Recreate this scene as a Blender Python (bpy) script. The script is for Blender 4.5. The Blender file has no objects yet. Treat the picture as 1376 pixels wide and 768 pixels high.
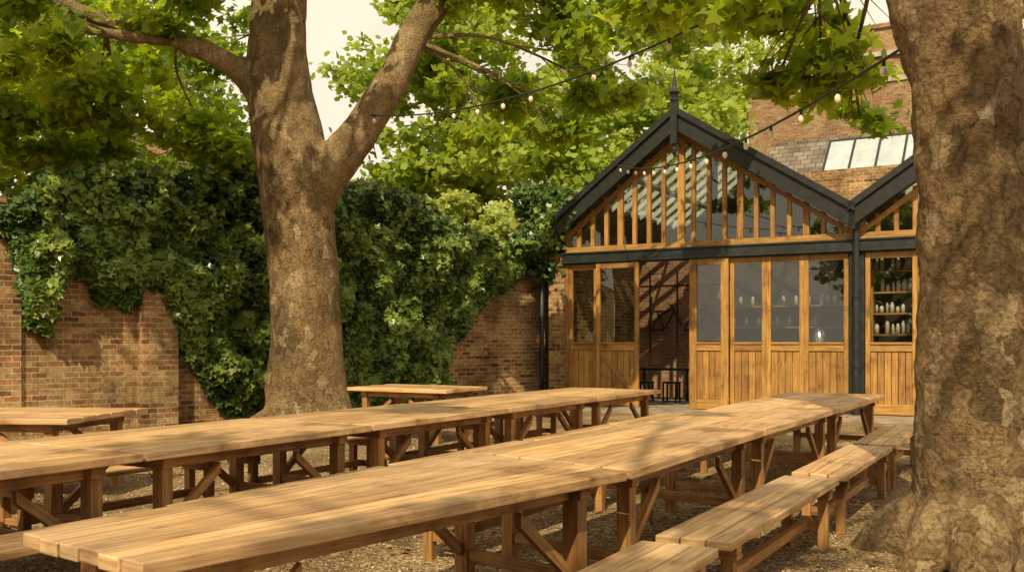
import bpy, bmesh, math, random
import numpy as np
from mathutils import Vector, Matrix
random.seed(7); rng=np.random.default_rng(7)
scn=bpy.context.scene
scn.view_settings.view_transform='Standard'; scn.view_settings.look='None'; scn.view_settings.exposure=0; scn.view_settings.gamma=1
def link(o,parent=None):
    scn.collection.objects.link(o)
    if parent: o.parent=parent
    return o
def empty(name,loc=(0,0,0),rot=0):
    e=bpy.data.objects.new(name,None); e.location=loc; e.rotation_euler=(0,0,rot); e.empty_display_size=.2
    return link(e)
# ---------------------------------------------------------------- materials
def newmat(name):
    m=bpy.data.materials.new(name); m.use_nodes=True
    nt=m.node_tree; nt.nodes.clear()
    out=nt.nodes.new('ShaderNodeOutputMaterial')
    return m,nt,out
def N(nt,t,**k):
    n=nt.nodes.new(t)
    for a,b in k.items(): setattr(n,a,b)
    return n
def ramp(nt,stops,fac):
    r=nt.nodes.new('ShaderNodeValToRGB'); e=r.color_ramp.elements
    while len(e)<len(stops): e.new(.5)
    for i,(p,c) in enumerate(stops):
        e[i].position=p; e[i].color=(c[0],c[1],c[2],1)
    nt.links.new(fac,r.inputs[0]); return r.outputs[0]
def mix(nt,a,b,f,mode='MIX'):
    m=nt.nodes.new('ShaderNodeMix'); m.data_type='RGBA'; m.blend_type=mode
    for v,s in ((f,m.inputs[0]),(a,m.inputs[6]),(b,m.inputs[7])):
        if hasattr(v,'is_output'): nt.links.new(v,s)
        elif isinstance(v,(int,float)): s.default_value=v
        else: s.default_value=(v[0],v[1],v[2],1)
    return m.outputs[2]
def bumpn(nt,h,s,d):
    b=nt.nodes.new('ShaderNodeBump'); b.inputs['Strength'].default_value=s; b.inputs['Distance'].default_value=d
    nt.links.new(h,b.inputs['Height']); return b.outputs[0]
def princ(nt,out,col,rough=.6,normal=None,metal=0,spec=.4):
    p=nt.nodes.new('ShaderNodeBsdfPrincipled')
    if hasattr(col,'is_output'): nt.links.new(col,p.inputs['Base Color'])
    else: p.inputs['Base Color'].default_value=(*col,1)
    if hasattr(rough,'is_output'): nt.links.new(rough,p.inputs['Roughness'])
    else: p.inputs['Roughness'].default_value=rough
    p.inputs['Metallic'].default_value=metal; p.inputs['Specular IOR Level'].default_value=spec
    if normal is not None: nt.links.new(normal,p.inputs['Normal'])
    nt.links.new(p.outputs[0],out.inputs[0]); return p
def noise_tex(nt,vec,scale,detail=5,rough=.5):
    n=N(nt,'ShaderNodeTexNoise'); n.inputs['Scale'].default_value=scale; n.inputs['Detail'].default_value=detail; n.inputs['Roughness'].default_value=rough
    nt.links.new(vec,n.inputs[0]); return n
def wood(name,dark,light,grey=None,greyamt=0.0,rough=.55,knots=.75,spec=.4):
    m,nt,out=newmat(name)
    uv=N(nt,'ShaderNodeUVMap'); uv.uv_map='UVMap'
    mp=N(nt,'ShaderNodeMapping'); mp.inputs['Scale'].default_value=(1.2,22,1); nt.links.new(uv.outputs[0],mp.inputs[0])
    n1=noise_tex(nt,mp.outputs[0],1.6,8,.65); n1.inputs['Distortion'].default_value=.5
    c=ramp(nt,[(.34,dark),(.62,light)],n1.outputs[0])
    at=N(nt,'ShaderNodeAttribute'); at.attribute_name='tint'
    tc=ramp(nt,[(0,(.72,.67,.62)),(.5,(.98,.96,.94)),(1,(1.22,1.2,1.14))],at.outputs['Fac'])
    c=mix(nt,c,tc,1.0,'MULTIPLY')
    tco=N(nt,'ShaderNodeTexCoord')
    n2=noise_tex(nt,tco.outputs['Object'],2.3,7,.65)
    st=ramp(nt,[(.34,(.46,.41,.36)),(.45,(.9,.88,.85)),(.6,(1.12,1.1,1.06))],n2.outputs[0])
    c=mix(nt,c,st,.9,'MULTIPLY')
    vo=N(nt,'ShaderNodeTexVoronoi'); vo.inputs['Scale'].default_value=1.0
    mp3=N(nt,'ShaderNodeMapping'); mp3.inputs['Scale'].default_value=(2.2,7,1); nt.links.new(uv.outputs[0],mp3.inputs[0]); nt.links.new(mp3.outputs[0],vo.inputs[0])
    kn=ramp(nt,[(.03,(.25,.2,.16)),(.1,(1,1,1))],vo.outputs['Distance'])
    c=mix(nt,c,kn,knots,'MULTIPLY')
    if greyamt:
        n3=noise_tex(nt,tco.outputs['Object'],1.1,6)
        f=ramp(nt,[(.48,(0,0,0)),(.68,(greyamt,)*3)],n3.outputs[0])
        c=mix(nt,c,grey,f)
    nrm=bumpn(nt,n1.outputs[0],.5,.007)
    rr=ramp(nt,[(.3,(rough+.14,)*3),(.7,(rough-.08,)*3)],n2.outputs[0])
    princ(nt,out,c,rr,nrm,spec=spec)
    return m
M_top=wood('weathered_table_wood',(.33,.175,.072),(.7,.465,.235),(.58,.45,.3),.35,.36,.75,.55)
M_leg=wood('table_leg_wood',(.2,.095,.03),(.47,.25,.09),None,0,.6)
M_oak=wood('oak_joinery',(.23,.114,.03),(.47,.26,.075),None,0,.5,.2)
def brick(name,c1,c2,mortar,scale=1.0,dirt=.6,ms=.011):
    m,nt,out=newmat(name)
    tc=N(nt,'ShaderNodeTexCoord'); sp=N(nt,'ShaderNodeSeparateXYZ'); nt.links.new(tc.outputs['Object'],sp.inputs[0])
    ad=N(nt,'ShaderNodeMath',operation='ADD'); nt.links.new(sp.outputs[0],ad.inputs[0]); nt.links.new(sp.outputs[1],ad.inputs[1])
    cb=N(nt,'ShaderNodeCombineXYZ'); nt.links.new(ad.outputs[0],cb.inputs[0]); nt.links.new(sp.outputs[2],cb.inputs[1])
    nz=noise_tex(nt,cb.outputs[0],9,2)
    wob=N(nt,'ShaderNodeVectorMath',operation='SCALE'); wob.inputs['Scale'].default_value=.016; nt.links.new(nz.outputs['Color'],wob.inputs[0])
    av=N(nt,'ShaderNodeVectorMath',operation='ADD'); nt.links.new(cb.outputs[0],av.inputs[0]); nt.links.new(wob.outputs[0],av.inputs[1])
    b=N(nt,'ShaderNodeTexBrick'); nt.links.new(av.outputs[0],b.inputs[0])
    b.inputs['Scale'].default_value=1; b.inputs['Brick Width'].default_value=.23*scale; b.inputs['Row Height'].default_value=.085*scale
    b.inputs['Mortar Size'].default_value=ms*scale; b.inputs['Mortar Smooth'].default_value=.2; b.inputs['Bias'].default_value=0
    b.inputs['Color1'].default_value=(0,0,0,1); b.inputs['Color2'].default_value=(1,1,1,1); b.inputs['Mortar'].default_value=(.5,.5,.5,1)
    mid=tuple((p+q)/2 for p,q in zip(c1,c2))
    bc=ramp(nt,[(0,c2),(.25,(mid[0]*1.12,mid[1]*.82,mid[2]*.76)),(.6,mid),(1,c1)],b.outputs['Color'])
    c=mix(nt,bc,mortar,b.outputs['Fac'])
    n2=noise_tex(nt,tc.outputs['Object'],1.1,8,.65)
    d=ramp(nt,[(.36,(.3,.28,.24)),(.5,(.82,.8,.74)),(.64,(1.2,1.17,1.1))],n2.outputs[0])
    c=mix(nt,c,d,dirt,'MULTIPLY')
    n3=noise_tex(nt,cb.outputs[0],16,5,.6)
    d2=ramp(nt,[(.3,(.5,.47,.45)),(.7,(1.3,1.3,1.25))],n3.outputs[0])
    c=mix(nt,c,d2,.85,'MULTIPLY')
    inv=N(nt,'ShaderNodeMath',operation='SUBTRACT'); inv.inputs[0].default_value=1; nt.links.new(b.outputs['Fac'],inv.inputs[1])
    a2=N(nt,'ShaderNodeMath',operation='MULTIPLY_ADD'); nt.links.new(n3.outputs[0],a2.inputs[0]); a2.inputs[1].default_value=.6; nt.links.new(inv.outputs[0],a2.inputs[2])
    princ(nt,out,c,.92,bumpn(nt,a2.outputs[0],.9,.015),spec=.12)
    return m
M_brick=brick('london_stock_brick',(.5,.325,.155),(.14,.07,.04),(.46,.365,.235),1.0,.85)
M_brick2=brick('far_brick',(.42,.27,.145),(.22,.13,.075),(.38,.31,.23),1.0,.45)
M_brickin=brick('interior_brick',(.55,.3,.18),(.33,.17,.11),(.45,.38,.3),1,.4)
def simple(name,col,rough=.6,metal=0,var=.0,vs=5,bump=0):
    m,nt,out=newmat(name)
    tc=N(nt,'ShaderNodeTexCoord'); n=noise_tex(nt,tc.outputs['Object'],vs,6)
    k=1-var; c=ramp(nt,[(.3,tuple(x*k for x in col)),(.7,tuple(min(1,x*(1+var)) for x in col))],n.outputs[0])
    princ(nt,out,c,rough,bumpn(nt,n.outputs[0],bump,.02) if bump else None,metal); return m
M_black=simple('dark_painted_timber',(.016,.017,.015),.5,0,.4,8)
M_steel=simple('dark_painted_steel',(.02,.024,.022),.45,.0,.4,6)
M_stone=simple('stone_coping',(.42,.37,.29),.85,0,.35,4,.4)
M_white=simple('white_paint',(.75,.73,.68),.6,0,.08,3)
M_conc=simple('concrete',(.28,.22,.15),.85,0,.35,3,.3)
M_dark=simple('shade_dark_interior_wall',(.05,.036,.025),.8,0,.3,3)  # shade put into the colour: near black so the panes look dark
M_jar=simple('pottery',(.55,.5,.42),.4,0,.3,9)
M_chrome=simple('brushed_metal',(.6,.6,.6),.25,1,.05,9)
M_bulb=simple('bulb_glass',(.8,.68,.48),.15,0,.1,9)
def mk_slate():
    m,nt,out=newmat('slate')
    tc=N(nt,'ShaderNodeTexCoord'); b=N(nt,'ShaderNodeTexBrick'); nt.links.new(tc.outputs['Object'],b.inputs[0])
    b.inputs['Scale'].default_value=1; b.inputs['Brick Width'].default_value=.3; b.inputs['Row Height'].default_value=.22; b.inputs['Mortar Size'].default_value=.012
    b.inputs['Color1'].default_value=(.13,.105,.085,1); b.inputs['Color2'].default_value=(.26,.21,.16,1); b.inputs['Mortar'].default_value=(.04,.035,.03,1)
    n=noise_tex(nt,tc.outputs['Object'],2,6); d=ramp(nt,[(.35,(.6,.6,.58)),(.65,(1.1,1.1,1.05))],n.outputs[0])
    princ(nt,out,mix(nt,b.outputs[0],d,.8,'MULTIPLY'),.7,None); return m
M_slate=mk_slate()
def mk_glass(name,tint,refl=.0,ior=1.5,rough=.0):
    m,nt,out=newmat(name)
    tr=N(nt,'ShaderNodeBsdfTransparent'); tr.inputs[0].default_value=(*tint,1)
    gl=N(nt,'ShaderNodeBsdfGlossy'); gl.inputs['Roughness'].default_value=rough; gl.inputs[0].default_value=(.95,.97,.95,1)
    fr=N(nt,'ShaderNodeLayerWeight'); fr.inputs[0].default_value=.25
    ad=N(nt,'ShaderNodeMath',operation='MULTIPLY_ADD'); nt.links.new(fr.outputs['Facing'],ad.inputs[0]); ad.inputs[1].default_value=.25; ad.inputs[2].default_value=refl
    mx=N(nt,'ShaderNodeMixShader'); nt.links.new(ad.outputs[0],mx.inputs[0]); nt.links.new(tr.outputs[0],mx.inputs[1]); nt.links.new(gl.outputs[0],mx.inputs[2])
    nt.links.new(mx.outputs[0],out.inputs[0]); return m
M_glass=mk_glass('window_glass',(.82,.85,.8),.1)
M_rglass=mk_glass('dimmed_roof_glass',(.5,.53,.5),.06)  # clean glass, tint darkened to cut the sunlight entering the pavilion
M_pane=mk_glass('pane_glass',(.1,.1,.1),.1)
M_frost=simple('rooflight_panel',(.42,.45,.46),.3,0,.15,3)
def mk_leaf(name,c0,c1,c2,trans=.4,rough=.45,boost=(1.7,1.6,.7)):
    m,nt,out=newmat(name)
    at=N(nt,'ShaderNodeAttribute'); at.attribute_name='tint'
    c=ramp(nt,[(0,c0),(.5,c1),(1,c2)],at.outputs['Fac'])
    p=N(nt,'ShaderNodeBsdfPrincipled'); nt.links.new(c,p.inputs['Base Color']); p.inputs['Roughness'].default_value=rough; p.inputs['Specular IOR Level'].default_value=.35
    t=N(nt,'ShaderNodeBsdfTranslucent')
    c2_=mix(nt,c,boost,1.0,'MULTIPLY'); nt.links.new(c2_,t.inputs[0])
    mx=N(nt,'ShaderNodeMixShader'); mx.inputs[0].default_value=trans
    nt.links.new(p.outputs[0],mx.inputs[1]); nt.links.new(t.outputs[0],mx.inputs[2]); nt.links.new(mx.outputs[0],out.inputs[0]); return m
M_leaf=mk_leaf('plane_leaf',(.09,.145,.013),(.2,.285,.024),(.34,.4,.045),.6,.42,(2.3,2.05,.75))
M_leafb=mk_leaf('back_leaf',(.17,.25,.034),(.31,.395,.06),(.45,.5,.12),.5)
M_leafd=mk_leaf('dark_back_leaf',(.07,.115,.015),(.14,.21,.026),(.25,.31,.055),.45)
M_bush=mk_leaf('bush_leaf',(.24,.3,.07),(.4,.45,.14),(.52,.53,.22),.45)
M_ivy=mk_leaf('ivy_leaf',(.009,.026,.005),(.042,.09,.012),(.2,.26,.042),.15,.32)  # pale end stands for sunlit highlights, dark end for inner shade
def mk_bark():
    m,nt,out=newmat('plane_bark')
    tc=N(nt,'ShaderNodeTexCoord')
    nz=noise_tex(nt,tc.outputs['Object'],6,7,.6)
    s=N(nt,'ShaderNodeVectorMath',operation='SCALE'); s.inputs['Scale'].default_value=.22; nt.links.new(nz.outputs['Color'],s.inputs[0])
    a=N(nt,'ShaderNodeVectorMath',operation='ADD'); nt.links.new(tc.outputs['Object'],a.inputs[0]); nt.links.new(s.outputs[0],a.inputs[1])
    mp=N(nt,'ShaderNodeMapping'); mp.inputs['Scale'].default_value=(8.5,8.5,5); nt.links.new(a.outputs[0],mp.inputs[0])
    v=N(nt,'ShaderNodeTexVoronoi'); v.inputs['Scale'].default_value=1; nt.links.new(mp.outputs[0],v.inputs[0])
    ve=N(nt,'ShaderNodeTexVoronoi',feature='DISTANCE_TO_EDGE'); ve.inputs['Scale'].default_value=1; nt.links.new(mp.outputs[0],ve.inputs[0])
    sp=N(nt,'ShaderNodeSeparateColor'); nt.links.new(v.outputs['Color'],sp.inputs[0])
    c=ramp(nt,[(0,(.115,.073,.037)),(.3,(.22,.145,.073)),(.55,(.31,.205,.103)),(.8,(.24,.175,.1)),(.88,(.41,.305,.17)),(1,(.5,.395,.24))],sp.outputs[0])
    n2=noise_tex(nt,tc.outputs['Object'],1.3,9,.72)
    c3=ramp(nt,[(.38,(.085,.055,.028)),(.5,(.24,.155,.078)),(.62,(.44,.315,.17))],n2.outputs[0])
    c=mix(nt,c,c3,.48)
    ed=ramp(nt,[(0,(.4,.36,.32)),(.08,(1,1,1))],ve.outputs['Distance']); c=mix(nt,c,ed,.6,'MULTIPLY')
    n3=noise_tex(nt,tc.outputs['Object'],30,9,.65)
    d=ramp(nt,[(.3,(.38,.34,.3)),(.65,(1.28,1.27,1.2))],n3.outputs[0]); c=mix(nt,c,d,.9,'MULTIPLY')
    sz=N(nt,'ShaderNodeSeparateXYZ'); nt.links.new(tc.outputs['Object'],sz.inputs[0])
    mr=N(nt,'ShaderNodeMapRange'); mr.inputs['From Min'].default_value=3.8; mr.inputs['From Max'].default_value=7; mr.inputs['To Max'].default_value=.3; nt.links.new(sz.outputs[2],mr.inputs[0])
    pale=ramp(nt,[(.4,(.28,.22,.11)),(.6,(.54,.44,.26))],n2.outputs[0])
    c=mix(nt,c,pale,mr.outputs[0])
    h=N(nt,'ShaderNodeMath',operation='MULTIPLY_ADD'); nt.links.new(sp.outputs[0],h.inputs[0]); h.inputs[1].default_value=.7; nt.links.new(n3.outputs[0],h.inputs[2])
    princ(nt,out,c,.88,bumpn(nt,h.outputs[0],1.0,.045),spec=.15); return m
M_bark=mk_bark()
def mk_gravel():
    m,nt,out=newmat('gravel')
    tc=N(nt,'ShaderNodeTexCoord')
    v=N(nt,'ShaderNodeTexVoronoi'); v.inputs['Scale'].default_value=55; nt.links.new(tc.outputs['Object'],v.inputs[0])
    sp=N(nt,'ShaderNodeSeparateColor'); nt.links.new(v.outputs['Color'],sp.inputs[0])
    c=ramp(nt,[(0,(.12,.074,.035)),(.5,(.3,.2,.1)),(.9,(.48,.345,.19)),(1,(.6,.48,.32))],sp.outputs[0])
    n=noise_tex(nt,tc.outputs['Object'],1.1,8)
    d=ramp(nt,[(.35,(.45,.42,.38)),(.65,(1.12,1.1,1.05))],n.outputs[0]); c=mix(nt,c,d,.85,'MULTIPLY')
    i=N(nt,'ShaderNodeMath',operation='SUBTRACT'); i.inputs[0].default_value=1; nt.links.new(v.outputs['Distance'],i.inputs[1])
    princ(nt,out,c,.9,bumpn(nt,i.outputs[0],.9,.02),spec=.2); return m
M_gravel=mk_gravel()
def mk_pebble():
    m,nt,out=newmat('pebble')
    at=N(nt,'ShaderNodeAttribute'); at.attribute_name='tint'
    c=ramp(nt,[(0,(.12,.074,.035)),(.5,(.3,.2,.1)),(.85,(.46,.33,.18)),(1,(.6,.48,.32))],at.outputs['Fac'])
    princ(nt,out,c,.85); return m
M_pebble=mk_pebble()
# ---------------------------------------------------------------- mesh helper
class MB:
    F=[(0,4,6,2),(1,3,7,5),(0,1,5,4),(2,6,7,3),(0,2,3,1),(4,5,7,6)]
    def __init__(s): s.v=[];s.f=[];s.uv=[];s.t=[]
    def hex(s,c):
        c=[Vector(p) for p in c]; L=[(c[1]-c[0]).length,(c[2]-c[0]).length,(c[4]-c[0]).length]
        lo=max(range(3),key=lambda i:L[i]); oth=[i for i in range(3) if i!=lo]
        b=len(s.v); s.v+=[tuple(p) for p in c]; r=random.random(); o=(random.random()*50,random.random()*50)
        for fi,f in enumerate(MB.F):
            ax=fi//2; s.f.append(tuple(b+i for i in f)); s.t.append(r)
            for i in f:
                q=[(i&1)*L[0],(i>>1&1)*L[1],(i>>2&1)*L[2]]
                if ax==lo: s.uv.append((q[oth[0]]+o[0],q[oth[1]]+o[1]))
                else: s.uv.append((q[lo]+o[0],q[oth[0]]+q[oth[1]]+o[1]))
    def box(s,x0,x1,y0,y1,z0,z1):
        s.hex([(x,y,z) for z in (z0,z1) for y in (y0,y1) for x in (x0,x1)])
    def face(s,pts):
        b=len(s.v); s.v+=list(pts); s.f.append(tuple(range(b,b+len(pts)))); s.t.append(.5); s.uv+=[(0,0)]*len(pts)
    def prism(s,poly,y0,y1):
        b=len(s.v); n=len(poly); s.v+=[(x,y0,z) for x,z in poly]+[(x,y1,z) for x,z in poly]; r=random.random()
        fs=[tuple(b+i for i in range(n)),tuple(b+n+i for i in reversed(range(n)))]+[(b+i,b+(i+1)%n,b+n+(i+1)%n,b+n+i) for i in range(n)]
        for f in fs:
            s.f.append(f); s.t.append(r)
            for i in f: s.uv.append((s.v[i][0]+s.v[i][1],s.v[i][2]))
    def tube(s,pts,rad,seg=10,cap=True):
        pts=[Vector(p) for p in pts]; b=len(s.v); n=len(pts); up=Vector((.13,.21,1)).normalized(); r=random.random(); dist=0
        T=[(pts[min(i+1,n-1)]-pts[max(i-1,0)]).normalized() for i in range(n)]
        a=T[0].cross(up)
        if a.length<.05: a=T[0].cross(Vector((1,0,0)))
        a.normalize(); ds=[]
        for i in range(n):
            a=(a-T[i]*a.dot(T[i])).normalized(); c=T[i].cross(a)
            if i: dist+=(pts[i]-pts[i-1]).length
            ds.append(dist)
            for k in range(seg):
                w=2*math.pi*k/seg; s.v.append(tuple(pts[i]+(a*math.cos(w)+c*math.sin(w))*rad[i]))
        for i in range(n-1):
            for k in range(seg):
                k2=(k+1)%seg; s.f.append((b+i*seg+k,b+i*seg+k2,b+(i+1)*seg+k2,b+(i+1)*seg+k)); s.t.append(r)
                s.uv+=[(ds[i],k/seg),(ds[i],(k+1)/seg),(ds[i+1],(k+1)/seg),(ds[i+1],k/seg)]
        if cap:
            for q in (tuple(b+k for k in reversed(range(seg))),tuple(b+(n-1)*seg+k for k in range(seg))):
                s.f.append(q); s.t.append(r); s.uv+=[(0,0)]*seg
    def obj(s,name,mat,parent=None,bevel=0,smooth=False,loc=None,rot=0):
        me=bpy.data.meshes.new(name); me.from_pydata(s.v,[],s.f)
        u=me.uv_layers.new(name='UVMap'); u.data.foreach_set('uv',np.array(s.uv,dtype=np.float32).ravel())
        at=me.attributes.new('tint','FLOAT','FACE'); at.data.foreach_set('value',np.array(s.t,dtype=np.float32))
        bm=bmesh.new(); bm.from_mesh(me); bmesh.ops.recalc_face_normals(bm,faces=bm.faces); bm.to_mesh(me); bm.free()
        me.materials.append(mat)
        if smooth: me.shade_smooth()
        o=bpy.data.objects.new(name,me); link(o,parent)
        if loc is not None: o.location=loc; o.rotation_euler=(0,0,rot)
        if bevel:
            m=o.modifiers.new('bevel','BEVEL'); m.width=bevel; m.segments=2; m.limit_method='ANGLE'
        return o
def catmull(P,n=6):
    P=[np.array(p,float) for p in P]; out=[]
    for i in range(len(P)-1):
        p0=P[max(i-1,0)];p1=P[i];p2=P[i+1];p3=P[min(i+2,len(P)-1)]
        for k in range(n):
            t=k/n; out.append(.5*((2*p1)+(-p0+p2)*t+(2*p0-5*p1+4*p2-p3)*t*t+(-p0+3*p1-3*p2+p3)*t**3))
    out.append(P[-1]); return out
# ---------------------------------------------------------------- leaves
T_PLANE=np.array([(0,0,0),(.22,-.06,.03),(.55,.05,.1),(.36,.28,.05),(.55,.62,.1),(.24,.58,.03),(0,1.05,-.05),(-.24,.58,.03),(-.55,.62,.1),(-.36,.28,.05),(-.55,.05,.1),(-.22,-.06,.03)])
T_IVY=np.array([(0,0,0),(.38,-.02,.06),(.5,.38,.08),(.2,.5,.02),(0,1,-.05),(-.2,.5,.02),(-.5,.38,.08),(-.38,-.02,.06)])
T_FAR=np.array([(0,0,0),(.42,.3,.08),(.28,.8,.03),(-.28,.8,.03),(-.42,.35,.08)])
def leaves(name,P,Nn,size,T,mat,tint,parent=None):
    n=len(P); k=len(T)
    Nn=Nn/np.linalg.norm(Nn,axis=1,keepdims=True)
    r=rng.normal(size=(n,3)); t=np.cross(Nn,r); t/=np.linalg.norm(t,axis=1,keepdims=True); b=np.cross(Nn,t)
    V=P[:,None,:]+size[:,None,None]*(T[None,:,0,None]*t[:,None,:]+T[None,:,1,None]*b[:,None,:]+T[None,:,2,None]*Nn[:,None,:]*1.5)
    me=bpy.data.meshes.new(name); me.vertices.add(n*k); me.vertices.foreach_set('co',V.astype(np.float32).ravel())
    me.loops.add(n*k); me.loops.foreach_set('vertex_index',np.arange(n*k,dtype=np.int32))
    me.polygons.add(n); me.polygons.foreach_set('loop_start',np.arange(0,n*k,k,dtype=np.int32))
    me.update(calc_edges=True)
    at=me.attributes.new('tint','FLOAT','FACE'); at.data.foreach_set('value',np.clip(tint,0,1).astype(np.float32))
    me.materials.append(mat); o=bpy.data.objects.new(name,me); return link(o,parent)
def clumps(cl,size,sub=10,flat=.5,up=.8):
    P=[];Tn=[];Nn=[]
    for (x,y,z,r,n) in cl:
        ns=max(3,int(sub*r*r)+2)
        d=rng.normal(size=(ns,3)); d/=np.linalg.norm(d,axis=1,keepdims=True); rad=r*rng.uniform(.25,1,size=(ns,1))**.6
        C=np.array([x,y,z])+d*rad*np.array([1,1,.75]); tcl=rng.uniform(.1,.9,ns)
        idx=rng.integers(0,ns,n); g=rng.normal(size=(n,3))*np.array([1,1,flat])*(.23*r**.5)
        p=C[idx]+g; P.append(p); Tn.append(tcl[idx]*.6+rng.uniform(0,.4,n))
        nn=rng.normal(size=(n,3))*.75+np.array([-.1,-.35,up]); Nn.append(nn)
    P=np.concatenate(P);Tn=np.concatenate(Tn);Nn=np.concatenate(Nn)
    return P,Nn,Tn,size*rng.uniform(.6,1.25,len(P))
def twigs(mb,cl,anchors,r0=.05):
    A=[Vector(a) for a in anchors]
    for (x,y,z,r,n) in cl:
        c=Vector((x,y,z)); a=min(A,key=lambda q:(q-c).length+max(0,q.z-c.z)*.6)
        m=(a+c)/2+Vector((random.uniform(-.4,.4),random.uniform(-.4,.4),random.uniform(.1,.5)))*min(1,(a-c).length*.25)
        pts=catmull([a,m,c],5); L=(a-c).length; R=min(.09,r0*(.4+L*.13))
        mb.tube(pts,[R*(1-.75*i/(len(pts)-1)) for i in range(len(pts))],6)
        for k in range(6):
            d=Vector((random.gauss(0,1),random.gauss(0,1),random.gauss(0,.5))).normalized()*r
            s=Vector(pts[random.randint(6,9)]); e=c+d
            mb.tube([s,(s+e)/2+Vector((0,0,.12*r)),e],[R*.35,R*.2,R*.08],4)
# ---------------------------------------------------------------- world, camera, sun
S=Vector((-.2,-1,.98)).normalized()
w=bpy.data.worlds.new('World'); scn.world=w; w.use_nodes=True; nt=w.node_tree
bg=nt.nodes['Background']; sky=nt.nodes.new('ShaderNodeTexSky'); sky.sky_type='NISHITA'; sky.sun_disc=False
sky.sun_elevation=math.asin(S.z); sky.sun_rotation=math.atan2(S.x,S.y); sky.air_density=1.0; sky.dust_density=5; sky.ozone_density=.6
tc=nt.nodes.new('ShaderNodeTexCoord'); cn=noise_tex(nt,tc.outputs['Generated'],2.2,6,.6)
cf=ramp(nt,[(.25,(.65,.65,.65)),(.55,(.97,.97,.97))],cn.outputs[0])
skyc=mix(nt,sky.outputs[0],(7.6,6.75,5.2),cf)
nt.links.new(skyc,bg.inputs[0]); bg.inputs[1].default_value=.145
sl=bpy.data.lights.new('sun','SUN'); sl.energy=5; sl.angle=math.radians(.55); sl.color=(1,.86,.58)
so=bpy.data.objects.new('sun',sl); so.rotation_euler=S.to_track_quat('Z','Y').to_euler(); so.location=(-5,-10,20); link(so)
cam=bpy.data.cameras.new('camera'); cam.lens=34.0; cam.sensor_width=36; cam.shift_y=.0538; cam.clip_end=1500
co=bpy.data.objects.new('camera',cam); co.location=(0,0,1.4); co.rotation_euler=(math.radians(90),0,0); link(co); scn.camera=co
# ---------------------------------------------------------------- ground
mb=MB(); mb.v=[(-400,-400,0),(400,-400,0),(400,400,0),(-400,400,0)]; mb.f=[(0,1,2,3)]; mb.uv=[(0,0)]*4; mb.t=[.5]
mb.obj('gravel_ground',M_gravel)
OCT=np.array([(1,0,0),(-1,0,0),(0,1,0),(0,-1,0),(0,0,1),(0,0,-1)],float)
OF=np.array([(0,2,4),(2,1,4),(1,3,4),(3,0,4),(2,0,5),(1,2,5),(3,1,5),(0,3,5)])
n=30000; yy=2.3+rng.uniform(0,1,n)**1.5*12; P=np.stack([rng.uniform(-.56,.56,n)*yy,yy,np.full(n,.004)],1)
sz=rng.uniform(.006,.017,n); V=P[:,None,:]+OCT[None]*(sz[:,None,None]*rng.uniform(.6,1.3,(n,1,3))*np.array([1,1,.6]))+rng.normal(size=(n,6,3))*.0015
me=bpy.data.meshes.new('gravel'); me.vertices.add(n*6); me.vertices.foreach_set('co',V.astype(np.float32).ravel())
I=(OF[None]+6*np.arange(n)[:,None,None]).astype(np.int32).ravel(); me.loops.add(len(I)); me.loops.foreach_set('vertex_index',I)
me.polygons.add(n*8); me.polygons.foreach_set('loop_start',np.arange(0,n*24,3,dtype=np.int32)); me.update(calc_edges=True)
a=me.attributes.new('tint','FLOAT','FACE'); a.data.foreach_set('value',np.repeat(rng.uniform(0,1,n),8).astype(np.float32)); me.materials.append(M_pebble)
link(bpy.data.objects.new('gravel',me))
n=420; yy=2.5+rng.uniform(0,1,n)*15; P=np.stack([rng.uniform(-.5,.55,n)*yy,yy,rng.uniform(.012,.03,n)],1)
leaves('fallen_leaves',P,rng.normal(size=(n,3))*.25+np.array([0,0,1]),rng.uniform(.04,.09,n),T_PLANE,simple('dry_leaf',(.3,.2,.08),.7,0,.4,4),rng.uniform(0,1,n))
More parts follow.
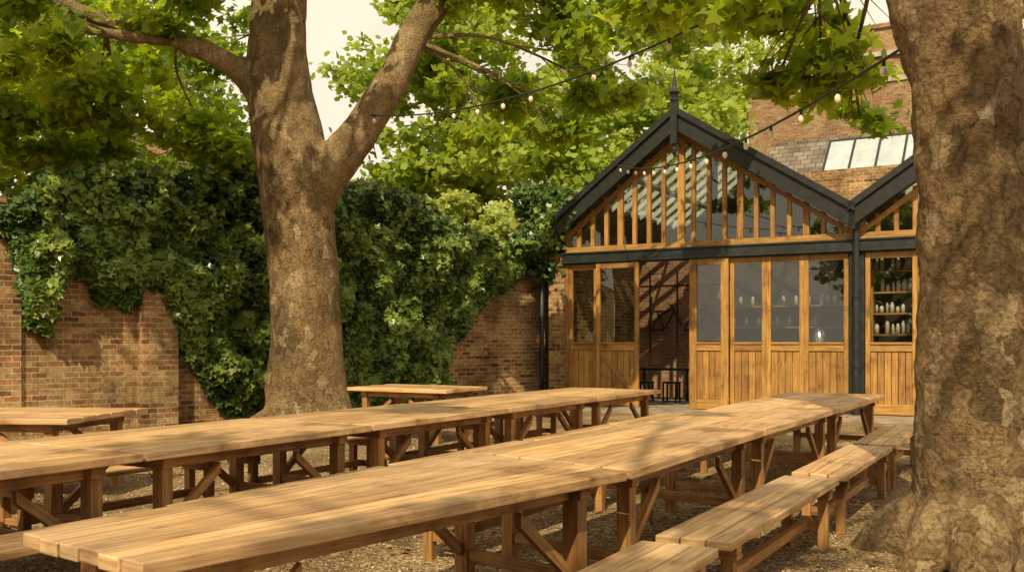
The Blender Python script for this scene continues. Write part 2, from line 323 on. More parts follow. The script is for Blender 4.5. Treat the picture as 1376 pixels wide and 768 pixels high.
# ---------------------------------------------------------------- tables & benches
def furniture(name,C,bench=False):
    NL,NR,FR,FL=[np.array(c,float) for c in C]
    L=(np.linalg.norm(FL-NL)+np.linalg.norm(FR-NR))/2; W=(np.linalg.norm(NR-NL)+np.linalg.norm(FR-FL))/2
    ctr=(NL+NR+FR+FL)/4
    def p(a,b,z):
        a/=L; b/=W; q=(NL*(1-b)+NR*b)*(1-a)+(FL*(1-b)+FR*b)*a-ctr; return (q[0],q[1],z)
    def hb(m,a0,a1,b0,b1,z0,z1): m.hex([p(a,b,z) for z in (z0,z1) for b in (b0,b1) for a in (a0,a1)])
    root=empty(name,(ctr[0],ctr[1],0))
    H=.45 if bench else .75; th=.045 if bench else .05
    top=MB(); fr=MB(); npl=3 if bench else 6; g=.009
    pw=(W-g*(npl-1))/npl
    for i in range(npl):
        e0=random.uniform(0,.014); e1=random.uniform(0,.014); dz=random.uniform(-.003,.002)
        hb(top,e0,L-e1,i*(pw+g),i*(pw+g)+pw,H-th+dz,H+dz)
    top.obj('top_planks' if not bench else 'seat_planks',M_top,root,bevel=.006)
    lw=.065 if bench else .085; zi=H-th-.004
    ins=.16 if bench else .2; bi=.035 if bench else .1
    for a0 in (ins,L-ins-lw):
        for b0 in (bi,W-bi-lw): hb(fr,a0,a0+lw,b0,b0+lw,0,zi-.07)
        hb(fr,a0-.006,a0+lw+.006,bi-.02,W-bi+.02,zi-.07,zi)
        zr=.12 if bench else .2
        hb(fr,a0+.015,a0+lw-.015,bi+lw,W-bi-lw,zr,zr+.06)
    def brace(a0,z0,a1,z1,b0,b1,t):
        fr.hex([p(a,b,z) for (da,dz) in ((0,0),(0,t)) for b in (b0,b1) for a,z in ((a0,z0+dz),(a1,z1+dz))])
    if bench:
        hb(fr,ins+lw,L-ins-lw,W/2-.025,W/2+.025,.125,.185)
    else:
        for b0 in (bi+.015,W-bi-lw+.015):
            hb(fr,ins+lw+.008,L-ins-lw-.008,b0,b0+.03,zi-.075,zi-.004)
            brace(ins+lw,.22,ins+lw+.42,zi-.15,b0,b0+.04,.07)
            brace(L-ins-lw-.42,zi-.15,L-ins-lw,.22,b0,b0+.04,.07)
    fr.obj('frame',M_leg,root,bevel=.004)
furniture('picnic_table',[(-1.669,3.288),(-1.09,2.83),(.58,4.85),(-.256,5.70)])
furniture('picnic_table',[(-.242,5.722),(.598,4.872),(1.85,7.09),(1.077,7.81)])
furniture('picnic_table',[(1.091,7.835),(1.865,7.115),(3.19,9.41),(2.33,10.12)])
furniture('picnic_table',[(2.34,10.145),(3.205,9.435),(4.532,11.736),(3.575,12.43)])
d=np.array([.49,.872]); nr=np.array([.872,-.49])
R0=np.array([-2.136,5.63]); WB=1.33
J=[-4.3,-2.15,0,2.15,4.32,6.4,8.46]
for i in range(6):
    a=R0+d*(J[i]+.008); b=R0+d*(J[i+1]-.008); furniture('picnic_table',[a-nr*WB,a,b,b-nr*WB])
    a=R0+d*(J[i]+.06); b=R0+d*(J[i+1]-.06)
    furniture('bench',[a+nr*.1,a+nr*.46,b+nr*.46,b+nr*.1],True)
    furniture('bench',[a-nr*(WB+.46),a-nr*(WB+.1),b-nr*(WB+.1),b-nr*(WB+.46)],True)
def rb(Rn,Rf,w=.38):
    Rn=np.array(Rn);Rf=np.array(Rf); furniture('bench',[Rn-nr*w,Rn,Rf,Rf-nr*w],True)
rb((.17,3.06),(.957,4.46)); rb((1.03,4.56),(2.27,6.70)); rb((2.36,6.84),(3.44,8.74)); rb((3.53,8.88),(4.65,10.98))
for s0,s1 in ((0,2.5),(2.6,5.2),(5.3,7.8)):
    a=np.array([-.35,5.9])+d*s0; b=np.array([-.35,5.9])+d*s1
    furniture('bench',[a-nr*.38,a,b,b-nr*.38],True)
furniture('picnic_table',[(-6.1,8.35),(-6.0,9.6),(-3.55,9.45),(-3.72,8.1)])
furniture('bench',[(-6.0,7.75),(-6.0,8.1),(-3.9,7.9),(-3.9,7.55)],True)
furniture('picnic_table',[(-2.35,13.75),(-1.85,14.75),(-.35,13.9),(-.87,12.9)])
# ---------------------------------------------------------------- garden wall + ivy
WA=math.atan2(.678,.735); wroot=empty('brick_garden_wall',(-5.6,16,0),WA)
m=MB(); m.box(-2.35,9.9,0,.35,0,3.25); m.box(-12,-2.35,-.06,.36,0,3.42); m.box(-.62,-.05,-.3,-.002,0,2.5); m.box(5.3,5.8,-.2,-.002,0,2.8)
m.obj('wall_brickwork',M_brick,wroot)
m=MB(); x=-12
while x<9.8:
    l=.22; z=3.42 if x<-2.4 else 3.25; o=.05 if x<-2.4 else 0
    m.box(x,x+l-.012,-.03-o,.38,z+.003,z+.09+random.uniform(-.015,.015)); x+=l
m.obj('coping_bricks',M_brick,wroot,bevel=.01)
m=MB(); m.prism([(-.66,2.505),(-.01,2.505),(-.01,2.56),(-.335,2.66),(-.66,2.56)],-.34,-.004); m.obj('pier_cap',M_stone,wroot)
from mathutils import noise as mn
n=105000
s=rng.uniform(-2.75,9.2,n)
bs=[-2.75,-2.5,-2.3,-2.0,-1.8,-1.6,-1.25,-.7,-.35,-.05,.4,.9,1.5,5.2,5.6,5.85,6.3,6.7,7.9,9.2]
bz=[3.1,2.9,1.6,1.45,2.2,2.5,2.0,1.9,1.85,1.3,.75,.15,0,0,.1,1.2,1.8,2.2,2.8,3.1]
ts=[-2.75,-2.3,-2,0,1,2.5,4.3,5,5.8,6.6,7.9,9.2]; tz=[3.3,3.6,3.95,4.15,4.3,4.25,4.35,4.25,3.8,3.55,3.45,3.6]
z0=np.interp(s,bs,bz); z1=np.interp(s,ts,tz)
u=rng.uniform(0,1,n); z=z0+(z1-z0)*u
nz=np.array([mn.noise((a*1.1,b*1.1,3.3)) for a,b in zip(s,z)]); nz2=np.array([mn.noise((a*3.2,b*2.4,9.3)) for a,b in zip(s,z)])
edge=np.clip((z-z0)/.5,0,1)
keep=(z-z0+nz2*.7+.2>0)&(rng.uniform(0,1,n)<.35+.65*edge)&(rng.uniform(0,1,n)<np.clip(1.15+nz2*1.6,.3,1))
th=(.2+.5*np.clip(nz+.35,0,1)+.3*nz2)*(.3+.7*edge)*np.where(z>3.2,1.25,1)
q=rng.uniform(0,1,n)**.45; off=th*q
z=z+nz2*.16
yb=np.where(z>3.3,rng.uniform(-.1,.5,n),0)
loc=np.stack([s,-off+yb*.8,z],1)[keep]
ca,sa=math.cos(WA),math.sin(WA)
Pw=np.stack([-5.6+loc[:,0]*ca-loc[:,1]*sa,16+loc[:,0]*sa+loc[:,1]*ca,loc[:,2]],1)
Nw=rng.normal(size=Pw.shape)*.5+np.array([.3,-.85,.5])
leaves('ivy_leaves',Pw,Nw,rng.uniform(.07,.15,len(Pw)),T_IVY,M_ivy,(q[keep]**2*.55+rng.uniform(0,.45,len(Pw)))*(.6+.8*np.clip(nz2[keep]+.5,0,1)),empty('ivy'))  # tint paints shade on inner leaves and sunlit highlights on outer ones
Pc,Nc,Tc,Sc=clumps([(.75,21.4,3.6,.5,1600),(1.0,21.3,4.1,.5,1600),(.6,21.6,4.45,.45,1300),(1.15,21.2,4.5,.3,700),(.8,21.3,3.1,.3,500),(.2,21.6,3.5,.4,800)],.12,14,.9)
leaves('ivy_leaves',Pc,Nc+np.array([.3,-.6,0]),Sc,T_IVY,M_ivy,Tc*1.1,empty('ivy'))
# ---------------------------------------------------------------- garden pavilion
B=empty('timber_garden_pavilion',(3.65,19.6,0),math.atan2(-.49,.872))
GX=[-3.0,-.24,3.18,6.25,9.3]; GZ=[3.98,6.06,3.84,6.06,3.84]
gz=lambda t: float(np.interp(t,GX,GZ))
oak=MB(); gls=MB(); stl=MB(); blk=MB(); rgl=MB()
def bay(x0,x1,y=0,sill=1.36,top=2.93,st=.085,brace=False,H=3.05):
    yd=y+.07
    oak.box(x0,x0+st,y,yd,.04,H); oak.box(x1-st,x1,y,yd,.04,H)
    xi,xo=x0+st,x1-st
    oak.box(xi,xo,y+.003,yd-.003,top,H-.003); oak.box(xi,xo,y+.003,yd-.003,sill-.15,sill); oak.box(xi,xo,y+.003,yd-.003,.045,.24)
    oak.box(xi,xo,y-.02,y+.003,sill-.02,sill+.02)
    j=random.uniform(-.004,.004); k=random.uniform(-.004,.004)
    gls.face([(xi,y+.04+j,sill),(xo,y+.04-j,sill),(xo,y+.04-j+k,top),(xi,y+.04+j+k,top)])
    nb=max(2,round((xo-xi)/.13)); bw=(xo-xi)/nb
    for i in range(nb): oak.box(xi+i*bw+.005,xi+(i+1)*bw-.005,y+.028,y+.05,.24,sill-.15)
    if brace:
        oak.hex([(a,b,c) for (dz) in (0,.11) for b in (y+.004,y+.027) for a,c in ((xi,1.08+dz-.02),(xo,.26+dz-.02))])
bay(-2.77,-2.1); bay(-2.09,-1.13,-.09,brace=True); bay(-.03,.77,-.09,st=.15)
bay(.78,1.5); bay(1.503,2.22); bay(2.223,3.04)
for a in (3.34,4.25,5.16,6.07,6.98,7.89): bay(a,a+.9)
oak.box(-2.86,-2.775,-.02,.12,0,3.05); 
stl.box(-2.9,9.2,-.1,.16,3.056,3.3); stl.box(-2.9,9.2,-.13,-.1,3.07,3.1); stl.box(-2.9,9.2,-.13,-.1,3.265,3.3)
stl.box(3.06,3.33,-.04,.14,0,3.05); stl.tube([(3.2,-.14,0),(3.2,-.14,3.75)],[.06,.06],12); stl.box(3.08,3.32,-.24,-.03,3.62,3.84)
for zz in (.9,2.2): stl.tube([(3.2,-.14,zz),(3.2,-.14,zz+.06)],[.075,.075],12)
oak.box(-2.86,9.1,-.03,.13,3.303,3.42)
for g0,g1,g2 in ((-2.86,-.24,3.12),(3.24,6.25,9.1)):
    x=g0
    oak.box(g0,g0+.1,-.01,.1,3.42,gz(g0)-.2)
    k=0
    xs=np.arange(g0+.32,g2-.15,.32)
    for x in xs:
        wd=.042 if (k+1)%4 else .06
        if abs(x-g1)<.17: x=g1; wd=.07
        zt=gz(x)-.36
        if zt>3.5: oak.box(x-wd,x+wd,0,.1,3.423,zt)
        k+=1
    oak.box(g2-.1,g2,-.01,.1,3.42,gz(g2)-.25)
    xs2=[g0+.05]+[x for x in xs if x<g2-.2]+[g2-.05]
    for xa_,xb_ in zip(xs2[:-1],xs2[1:]):
        j=random.uniform(-.006,.006); k_=random.uniform(-.008,.008)
        gls.face([(xa_,.05+j,3.43),(xb_,.05-j,3.43),(xb_,.05-j+k_,gz(xb_)-.28),(xa_,.05+j+k_,gz(xa_)-.28)])
    for a,b in ((g0,g1),(g1,g2)):
        oak.hex([(x_,y_,gz(x_)+dz) for dz in (-.53,-.41) for y_ in (-.02,.11) for x_ in (a,b)])
        blk.hex([(x_,y_,gz(x_)+dz) for dz in (-.42,.0) for y_ in (-.36,-.3) for x_ in (a-(.14 if a==g0 else 0),b+(.1 if b==g2 else 0))])
        blk.hex([(x_,y_,gz(x_)+dz) for dz in (-.09,.05) for y_ in (-.42,-.362) for x_ in (a-(.14 if a==g0 else 0),b+(.1 if b==g2 else 0))])
        blk.hex([(x_,y_,gz(x_)+dz) for dz in (-.12,-.06) for y_ in (-.298,.2) for x_ in (a,b)])
    blk.box(g1-.07,g1+.07,-.44,-.3,5.35,6.2)
    blk.tube([(g1,-.37,z) for z in (6.15,6.22,6.26,6.32,6.38,6.44,6.5,6.62,6.9)],[.06,.1,.06,.07,.115,.07,.045,.032,.006],12)
    blk.tube([(g1,-.37,z) for z in (5.36,5.3,5.24,5.16,5.08)],[.05,.03,.065,.05,.005],10)
wht=MB()
def slope(xa,za,xb,zb):
    def sl(mbb,f0,f1,y0,y1,t0=-.06,t1=.02):
        mbb.hex([(xa+(xb-xa)*f,y,za+(zb-za)*f+t) for t in (t0,t1) for y in (y0,y1) for f in (f0,f1)])
    rf=MB(); sl(rf,0,1,.21,.9); sl(rf,0,1,6.6,8); sl(rf,0,.22,.9,6.6); sl(rf,.86,1,.9,6.6)
    rf.obj('roof_slates',M_slate,B)
    y=.9
    P_=lambda f,y: (xa+(xb-xa)*f,y,za+(zb-za)*f-.01)
    while y<6.5:
        sl(wht,.22,.86,y,y+.05,-.1,.03); rgl.face([P_(.22,y+.05),P_(.86,y+.05),P_(.86,y+.57),P_(.22,y+.57)]); y+=.57
    sl(wht,.5,.53,.9,6.6,-.16,-.105)
for q_ in ((-3.0,3.98,-.24,6.06),(3.18,3.84,-.24,6.06),(3.18,3.84,6.25,6.06),(9.3,3.84,6.25,6.06)): slope(*q_)
wht.obj('rooflight_bars',M_white,B); rgl.obj('roof_glass',M_rglass,B)
for y in (2.2,4.4):
    stl.box(-2.85,3.1,y,y+.12,3.5,3.66); stl.box(-.3,-.18,y+.02,y+.1,3.66,5.8)
oak.obj('oak_frames_and_doors',M_oak,B,bevel=.006); gls.obj('window_glass',M_glass,B); stl.obj('steel_beam_and_downpipe',M_steel,B,bevel=.004); blk.obj('bargeboards_and_finial',M_black,B)
m=MB(); m.box(-3.25,-2.865,-.03,.4,0,3.3); m.box(-3.1,-2.87,.4,8,0,3.9); m.box(9.15,9.4,0,8,0,3.9); m.box(-3.1,9.3,8,8.3,0,6.0)
m.obj('brick_side_walls',M_brick,B)
m=MB(); m.box(-2.86,-.6,4.2,4.4,.02,3.4); m.obj('interior_brick_wall',M_brickin,B)
m=MB(); m.box(-.6,9.1,4.2,4.4,.02,3.4); m.obj('interior_plain_wall',M_dark,B)  # dark wall standing in for the shaded room behind the windows
m=MB(); m.box(-2.86,9.14,.12,8,.006,.02); m.obj('interior_floor',M_conc,B)
m=MB(); m.box(-3.2,9.3,-1.5,-.0,.004,.03); m.obj('paved_threshold',M_conc,B)
m=MB(); m.tube([(-3.38,-.1,0),(-3.38,-.1,3.2)],[.05,.05],10); m.obj('corner_downpipe',M_steel,B,smooth=True)
m=MB(); j=MB()
for zz in (1.5,1.9,2.3,2.7):
    m.box(3.4,6.6,.5,.8,zz,zz+.035)
    x=3.45
    while x<6.5:
        r=random.uniform(.025,.045); h=random.uniform(.1,.26)
        if random.random()<.85: j.tube([(x,.62,zz+.037),(x,.62,zz+.04+h*.7),(x,.62,zz+.04+h)],[r,r,r*.5],8)
        x+=r+.06
for x in (3.38,4.4,5.5,6.6): m.box(x-.02,x+.02,.5,.8,.02,2.9)
m.box(.9,3.0,1.0,1.6,.02,.95); m.box(-.4,3.0,3.9,4.15,1.7,1.74); m.box(-.4,3.0,3.9,4.15,2.2,2.24)
for k in range(22):
    x=-.3+.145*k; z_=random.choice((1.742,2.242)); j.tube([(x,4.02,z_),(x,4.02,z_+.15),(x,4.02,z_+.22)],[.045,.045,.02],8)
m.obj('shelves_and_counter',M_leg,B); j.obj('jars',M_jar,B,smooth=True)
m=MB(); m.tube([(2.35,.75,z) for z in (.95,1.0,1.45,1.6,1.66)],[.12,.14,.14,.1,.02],14); m.obj('tea_urn',M_chrome,B,smooth=True)
def bikeframe(x,y,z,sc):
    o=empty('bicycle_frame'); o.parent=B; o.location=(x,y,z); o.rotation_euler=(0,math.radians(-12),0); o.scale=(sc,sc,sc)
    m=MB(); T=lambda a,b,r=.03: m.tube([a,b],[r,r],7)
    bb=(-.06,0,-.05); seat=(-.18,0,.5); head=(.33,0,.5)
    T((-.5,0,0),bb); T((-.5,0,0),(-.16,0,.4),.02); T(bb,seat); T(bb,(.36,0,.4)); T((-.16,0,.4),head); T((.5,0,-.05),(.31,0,.62)); T((.31,-.2,.62),(.31,.2,.62),.02)
    T((-.1,0,.4),(-.1,.25,.45)); m.tube([(-.06-.1,0,-.05),(.1,0,-.05)],[.02,.02],6); m.obj('frame_tubes',M_black,o)
bikeframe(-2.0,3.9,1.75,.8); bikeframe(-1.15,3.9,1.75,.8)
m=MB()
for x in (-2.3,-1.6): m.tube([(x,3.6,0.02),(x,3.6,3.1)],[.022,.022],8)
m.tube([(-2.7,3.6,2.75),(-.4,3.6,2.75)],[.022,.022],8)
m.box(-2.3,-.9,2.4,3.1,.72,.76)
for x in (-2.25,-.99):
    for y in (2.45,3.0): m.box(x,x+.05,y,y+.05,.02,.72)
for x in (-2.0,-1.35):
    m.box(x,x+.34,1.9,2.2,.44,.48)
    for a in (0,.3):
        for b in (0,.26): m.box(x+a,x+a+.035,1.9+b,1.935+b,.02,.44)
m.obj('cafe_table_stools_and_rack',M_black,B)
# ---------------------------------------------------------------- rear range with rooflight, brick houses
rr=empty('slate_roofed_workshop',(3.65,19.6,0),math.atan2(-.49,.872))
m=MB(); m.box(-.9,11,8.4,12.5,0,5.0); m.obj('walls',M_brick2,rr)
def roofplane(parent,x0,x1,y0,z0,y1,z1,mat,name,th=.08):
    L=math.hypot(y1-y0,z1-z0); m=MB(); m.box(0,x1-x0,0,L,0,th); o=m.obj(name,mat,parent); o.location=(x0,y0,z0); o.rotation_euler=(math.atan2(z1-z0,y1-y0),0,0); return o
roofplane(rr,-1.1,11.2,8.2,4.95,10.6,7.25,M_slate,'front_slates'); roofplane(rr,-1.1,11.2,12.9,4.95,10.6,7.27,M_slate,'back_slates')
m=MB(); m.prism([(8.4,4.99),(12.5,4.99),(10.6,7.1)],0,.25); 
m.v=[(-.9+y,x,z) for x,y,z in m.v]; m.obj('gable_brickwork',M_brick2,rr)
m=MB(); m.box(-1.1,11.2,10.5,10.7,7.25,7.36); m.obj('ridge_tiles',M_slate,rr)
sk=roofplane(rr,.7,4.9,9.25,6.05,10.35,7.1,M_frost,'rooflight_glazing',.13)
bars=MB(); L=math.hypot(1.1,1.05)
for k in range(7): bars.box(k*.7-.03,k*.7+.03,-.03,L+.03,.132,.17)
bars.box(-.03,4.23,-.06,0,.0,.16); bars.box(-.03,4.23,L,L+.06,.0,.16)
bo=bars.obj('rooflight_bars',M_steel,rr); bo.location=(.7,9.25,6.05); bo.rotation_euler=sk.rotation_euler
m=MB(); m.box(3.0,3.5,11.6,12.1,6,8.6); m.box(2.95,3.55,11.55,12.15,8.6,8.72); m.tube([(3.25,11.85,8.72),(3.25,11.85,9.1)],[.12,.1],10); m.obj('chimney',M_brick2,rr)
def house(name,loc,ang,w,dp,h,wins):
    r=empty(name,loc,ang); m=MB(); m.box(0,w,0,dp,0,h); m.obj('walls',M_brick2,r)
    m=MB(); m.box(-.12,w+.12,-.12,dp+.1,h,h+.16); m.box(-.06,w+.06,-.06,-.002,h-.9,h-.72); m.obj('stone_coping',M_stone,r)
    f=MB(); g=MB()
    for (x,z) in wins:
        f.box(x-.08,x,-.03,.05,z,z+1.7); f.box(x+1,x+1.08,-.03,.05,z,z+1.7); f.box(x,x+1,-.03,.05,z+1.62,z+1.7); f.box(x-.15,x+1.15,-.12,.05,z-.1,z-.002); f.box(x,x+1,-.028,.04,z+.78,z+.84); f.box(x+.48,x+.52,-.026,.038,z,z+1.62)
        g.box(x,x+1,-.012,-.006,z,z+1.62)
    if wins: f.obj('sash_frames',M_white,r); g.obj('window_panes',M_pane,r)
    return r
h=house('added_reflection_house',(8.8,36,0),math.atan2(-.49,.872),14,8,11.3,[(4.5,4.5),(7.5,4.5),(10.5,4.5)])
m=MB(); m.box(2.2,5.5,1,4,11.46,12.6); m.box(2.1,5.6,.9,4.1,12.6,12.75); m.obj('chimney_stack',M_brick2,h)
house('added_reflection_house',(-17,36,0),.35,11,8,9.2,[(1.5,5.2),(4.5,5.2),(7.5,5.2)])
house('added_reflection_house',(14,-24,0),math.pi,30,8,7.5,[(x,z) for x in range(2,28,3) for z in (1,4.6)])  # unseen house behind the camera, added to show in the pane reflections
# ---------------------------------------------------------------- trees
def tree(name,limbs,vox=.045,disp=.07,ns=.6):
    root=empty(name); m=MB()
    for pts,seg in limbs:
        c=catmull(pts,6); m.tube([p[:3] for p in c],[max(.02,p[3]) for p in c],seg)
    o=m.obj('trunk',M_bark,root)
    r=o.modifiers.new('r','REMESH'); r.mode='VOXEL'; r.voxel_size=vox; r.use_smooth_shade=True
    s=o.modifiers.new('s','SMOOTH'); s.iterations=8; s.factor=.6
    t=bpy.data.textures.new('bark_lumps','CLOUDS'); t.noise_scale=ns; t.noise_depth=3
    dm=o.modifiers.new('d','DISPLACE'); dm.texture=t; dm.strength=disp*1.6; dm.texture_coords='LOCAL'; dm.mid_level=.5
    return root
Y=15.5
lt=tree('added_dapple_tree',[
 ([(-3.26,Y,-.1,.86),(-3.27,Y,.25,.72),(-3.3,Y,.8,.62),(-3.3,Y,1.6,.57),(-3.38,Y,3.0,.55),(-3.5,Y,4.2,.6),(-3.7,Y,5.2,.53),(-3.76,Y,6.3,.45),(-3.7,Y,8,.34),(-3.5,Y+.3,10,.2),(-3.3,Y+.4,11.5,.06)],20),
 ([(-3.35,Y,3.4,.4),(-2.95,Y-.1,4.05,.36),(-2.45,Y-.2,4.65,.31),(-1.9,Y-.2,5.5,.27),(-1.6,Y-.1,6.2,.26),(-1.2,Y,6.9,.24),(-.5,Y,8.3,.17),(.6,Y,9.6,.07)],14),
 ([(-3.8,Y,5.1,.3),(-4.35,Y-.2,5.7,.2),(-5.2,Y-.5,6.08,.155),(-6.4,Y-.8,6.35,.125),(-7.5,Y-1,6.85,.1),(-9,Y-1.2,7.4,.05)],12),
 ([(-3.5,Y-.2,5.1,.28),(-3.38,Y-.5,5.8,.19),(-3.3,Y-.7,6.5,.16),(-3.1,Y-1.1,7.6,.13),(-2.7,Y-2,9,.07)],12),
 ([(-4.9,Y-.4,6.0,.1),(-6.0,Y-1.2,5.95,.07),(-7.3,Y-1.8,6.1,.05),(-8.4,Y-2,6.0,.03)],8),
 ([(-3.3,Y,.4,.3),(-2.6,Y-.3,.12,.2),(-2.2,Y-.5,-.08,.1)],8),([(-3.3,Y,.4,.3),(-3.9,Y-.4,.1,.22),(-4.3,Y-.6,-.1,.1)],8)],.04,.06)
rt=tree('added_dapple_tree',[
 ([(3.07,6.3,-.1,.62),(3.06,6.3,.12,.5),(3.04,6.3,.45,.41),(3.02,6.3,1.0,.375),(3.02,6.3,1.6,.36),(3.0,6.3,2.4,.335),(2.96,6.3,3.1,.35),(2.87,6.3,3.7,.4),(2.75,6.2,4.8,.4),(2.6,6.0,6.2,.3),(2.3,5.6,8,.2),(2,5.2,10,.08)],20),
 ([(2.9,6.3,3.9,.3),(3.5,6.2,4.8,.22),(4.6,6,6.3,.16),(6,5.5,8,.06)],10),
 ([(2.8,6.3,4.4,.22),(2.2,6.9,5.2,.15),(1.4,8,6.0,.1),(.4,9.5,6.8,.05)],10),
 ([(3.06,6.3,.45,.28),(2.65,6.05,.14,.2),(2.42,5.9,-.1,.1)],8),([(3.06,6.3,.45,.28),(2.8,5.8,.12,.2),(2.68,5.6,-.1,.1)],8),
 ([(3.06,6.3,.45,.28),(3.3,5.85,.1,.2),(3.4,5.6,-.1,.1)],8),([(3.06,6.3,.45,.28),(2.6,6.5,.12,.18),(2.35,6.6,-.1,.1)],8)],.02,.045,.22)
dapple_tree=tree('added_dapple_tree',[([(-4.5,-4.5,-.1,.7),(-4.5,-4.5,.6,.5),(-4.6,-4.5,4,.42),(-4.4,-4.5,7,.3),(-4,-4.3,10,.1)],14),  # unseen tree behind the camera, added to cast dapples on the tables
 ([(-4.6,-4.5,4.5,.3),(-3.2,-4,6,.2),(-1,-3.5,7.5,.08)],10),([(-4.6,-4.5,5,.25),(-5.5,-3,6.5,.2),(-6.5,-1,8,.08)],10)],.07,.06)
def crown(root,vis,hid,size,anch,mat=M_leaf):
    m=MB(); twigs(m,vis,anch); twigs(m,[h for h in hid][:40],anch,.06); m.obj('branches',M_bark,root)
    P,Nn,T,Sz=clumps(vis,size); leaves('crown',P,Nn,Sz,T_PLANE,mat,T,root)
    if hid:
        P,Nn,T,Sz=clumps(hid,size*1.25,6); leaves('upper_crown',P,Nn,Sz,T_FAR,mat,T,root)
R=random.uniform
vis=[(-7.6,14,5.7,1.0,1400),(-6.4,15,5.1,.9,1300),(-8.4,15.5,4.9,1.1,1500),(-5.2,14.6,6.7,.8,900),(-7,13,6.3,.7,800),(-5.3,16.6,5.0,.9,1200),(-9.0,16.5,5.7,1.2,1400),
 (-7.2,16.5,4.5,.9,1200),(-5.0,17,6.6,.8,700),(-6.6,17,6.6,.9,900),(-8.2,17,7.0,1.0,1000),(-4.6,17.3,4.6,.6,700),(-.9,15,7.1,.7,600),(.1,14.5,6.7,.6,650),(1.0,15,6.5,.8,900),(.2,16.5,5.6,.6,550),
 (1.5,16,5.6,.6,600),(-1.2,17.5,6.2,.4,220),(2.2,15,6.7,.7,700),(.7,15.5,4.9,.45,380),(-.4,16,4.9,.4,260),(3.3,16,7.2,.7,500),(-6.0,12.5,5.3,.5,400),(-4.3,14,7.0,.5,400)]
hid=[(R(-10,-2.5),R(7,17),R(7.8,10.5),R(.6,1.0),int(R(200,360))) for _ in range(15)]
anch=[(-3.75,Y,6.3),(-3.7,Y,8),(-3.5,Y+.3,9.8),(-1.6,Y-.1,6.2),(-1.2,Y,6.9),(-.5,Y,8.3),(-5.2,Y-.5,6.08),(-6.4,Y-.8,6.35),(-7.5,Y-1,6.85),(-6,Y-1.2,5.95),(-7.3,Y-1.8,6.1),(-3.1,Y-1.1,7.6),(-2.7,Y-2,9)]
crown(lt,vis,hid,.16,anch)
vis=[(2.2,8.2,4.25,.4,300),(2.75,8.6,3.95,.38,260),(1.9,9.2,4.75,.5,330),(3.1,9.0,3.75,.3,190),(3.3,9.4,4.3,.45,300),(2.6,9.8,4.7,.5,300),(1.2,9.4,5.0,.45,200),(.4,9.5,5.2,.4,150),(3.6,10,3.7,.25,110),(3.9,7.0,3.75,.3,120),(2.4,8.8,3.75,.2,70)]
hid=[(R(-.5,6),R(-1,6),R(6.4,9.8),R(.4,.7),int(R(110,200))) for _ in range(9)]
anch=[(2.6,6.0,6.2),(2.3,5.6,8),(4.6,6,6.3),(2.2,6.9,5.2),(1.4,8,6.0),(.4,9.5,6.8),(6,5.5,8)]
crown(rt,vis,hid,.14,anch)
hid=[(R(-9,3.5),R(-8,1),R(6,10.5),R(.4,.7),int(R(130,220))) for _ in range(20)]  # sparse clumps spaced for the dappled shadows they throw
crown(dapple_tree,[(-1.0,-3.5,7.4,.8,400)],hid,.17,[(-4.4,-4.5,7),(-4,-4.3,9.5),(-3.2,-4,6),(-1,-3.5,7.5),(-5.5,-3,6.5),(-6.5,-1,8)])
ct=tree('lime_tree',[([(2.6,30,0,.5),(2.5,30,3,.4),(2.2,30,6,.36),(1.8,30,9,.28),(1.4,30,12,.1)],12),([(2.4,30,5,.3),(0.5,29.5,7.5,.18),(-1.5,29,9.5,.07)],8),([(2.3,30,5.6,.28),(3.8,29.5,8,.16),(5.5,29,10,.06)],8)],.08,.06)
cl=[]
for _ in range(96):
    a=R(0,2*math.pi); e=R(-.85,1); rr_=R(.55,1)
    cl.append((1.5+6.4*rr_*math.cos(a)*math.sqrt(1-e*e*.7),30+4.5*rr_*math.sin(a),9.6+5.8*e*rr_,R(.9,1.4),int(R(400,600))))
P,Nn,T,Sz=clumps(cl,.25,6); leaves('crown',P,Nn,Sz,T_FAR,M_leafb,T,ct)
cl=[]
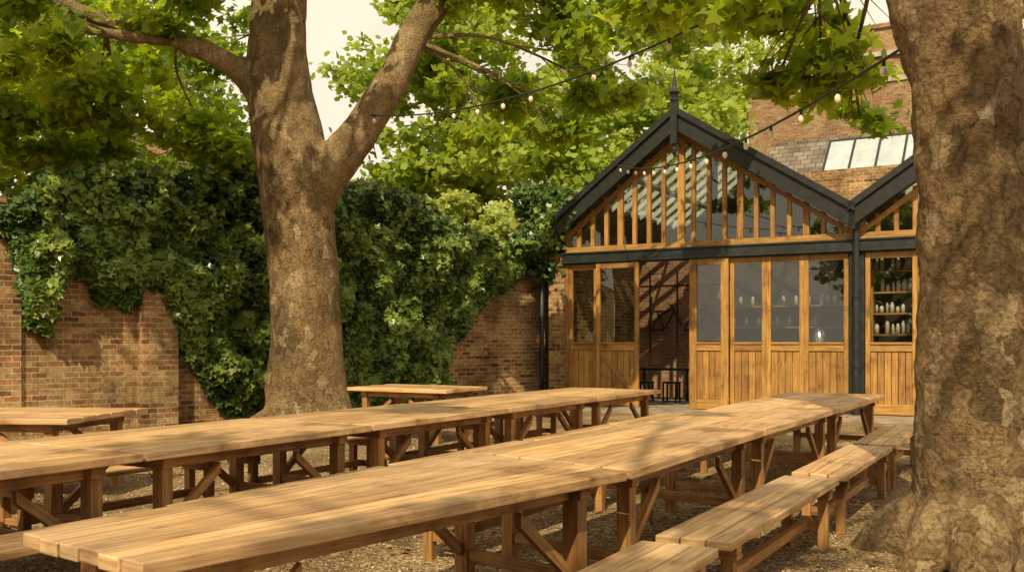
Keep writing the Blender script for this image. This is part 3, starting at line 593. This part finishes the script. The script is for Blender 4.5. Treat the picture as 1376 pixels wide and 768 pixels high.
for _ in range(56): cl.append((R(-24,-7),R(24,34),R(2.5,11),R(1.1,2.0),int(R(450,700))))
P,Nn,T,Sz=clumps(cl,.28,5); leaves('distant_trees',P,Nn,Sz,T_FAR,M_leafd,T)
cl=[]
for _ in range(24): cl.append((R(-7,-1),R(30,36),R(2,7.5),R(1.1,1.8),int(R(400,600))))
for _ in range(14): cl.append((R(7,11.5),R(44,50),R(8,17),R(1.3,2.2),int(R(400,600))))
for _ in range(14): cl.append((R(19,30),R(30,44),R(4,14),R(1.3,2.2),int(R(400,600))))
P,Nn,T,Sz=clumps(cl,.3,5); leaves('distant_trees',P,Nn,Sz,T_FAR,M_leafb,T*.9)
cl=[(R(-20,14),R(-20,-13),R(.6,8),R(1.3,2.2),450) for _ in range(80)]
P,Nn,T,Sz=clumps(cl,.5,5); leaves('added_reflection_trees',P,Nn,Sz,T_FAR,M_leafd,T)  # unseen foliage, added so the panes mirror trees instead of sky
cl=[(R(-3.2,.2),R(23.3,25.5),R(2.8,5.0),R(.5,.8),650) for _ in range(22)]+[(R(-.4,1.6),R(24,26),R(2.6,4.3),R(.5,.8),600) for _ in range(10)]
P,Nn,T,Sz=clumps(cl,.17,10); leaves('garden_shrub',P,Nn,Sz,T_FAR,M_bush,T)
# ---------------------------------------------------------------- string lights
def string(A,Bp,sag,nb):
    r=empty('string_lights'); m=MB(); b=MB(); A=Vector(A);Bp=Vector(Bp)
    f=lambda t: A.lerp(Bp,t)-Vector((0,0,4*sag*t*(1-t)))
    m.tube([f(i/40) for i in range(41)],[.011]*41,6)
    for i in range(nb):
        p=f((i+.5)/nb); m.tube([p,p-Vector((0,0,.045))],[.012,.015],8)
        q=[p-Vector((0,0,z)) for z in (.043,.06,.082,.106,.12)]; b.tube(q,[.011,.023,.028,.02,.003],10)
    m.obj('cable_and_sockets',M_black,r,smooth=True); b.obj('bulbs',M_bulb,r,smooth=True)
string((-2.3,15.2,4.95),(2.75,8.0,4.65),.42,15)
string((2.07,19.0,4.85),(2.62,6.35,3.36),.34,15)
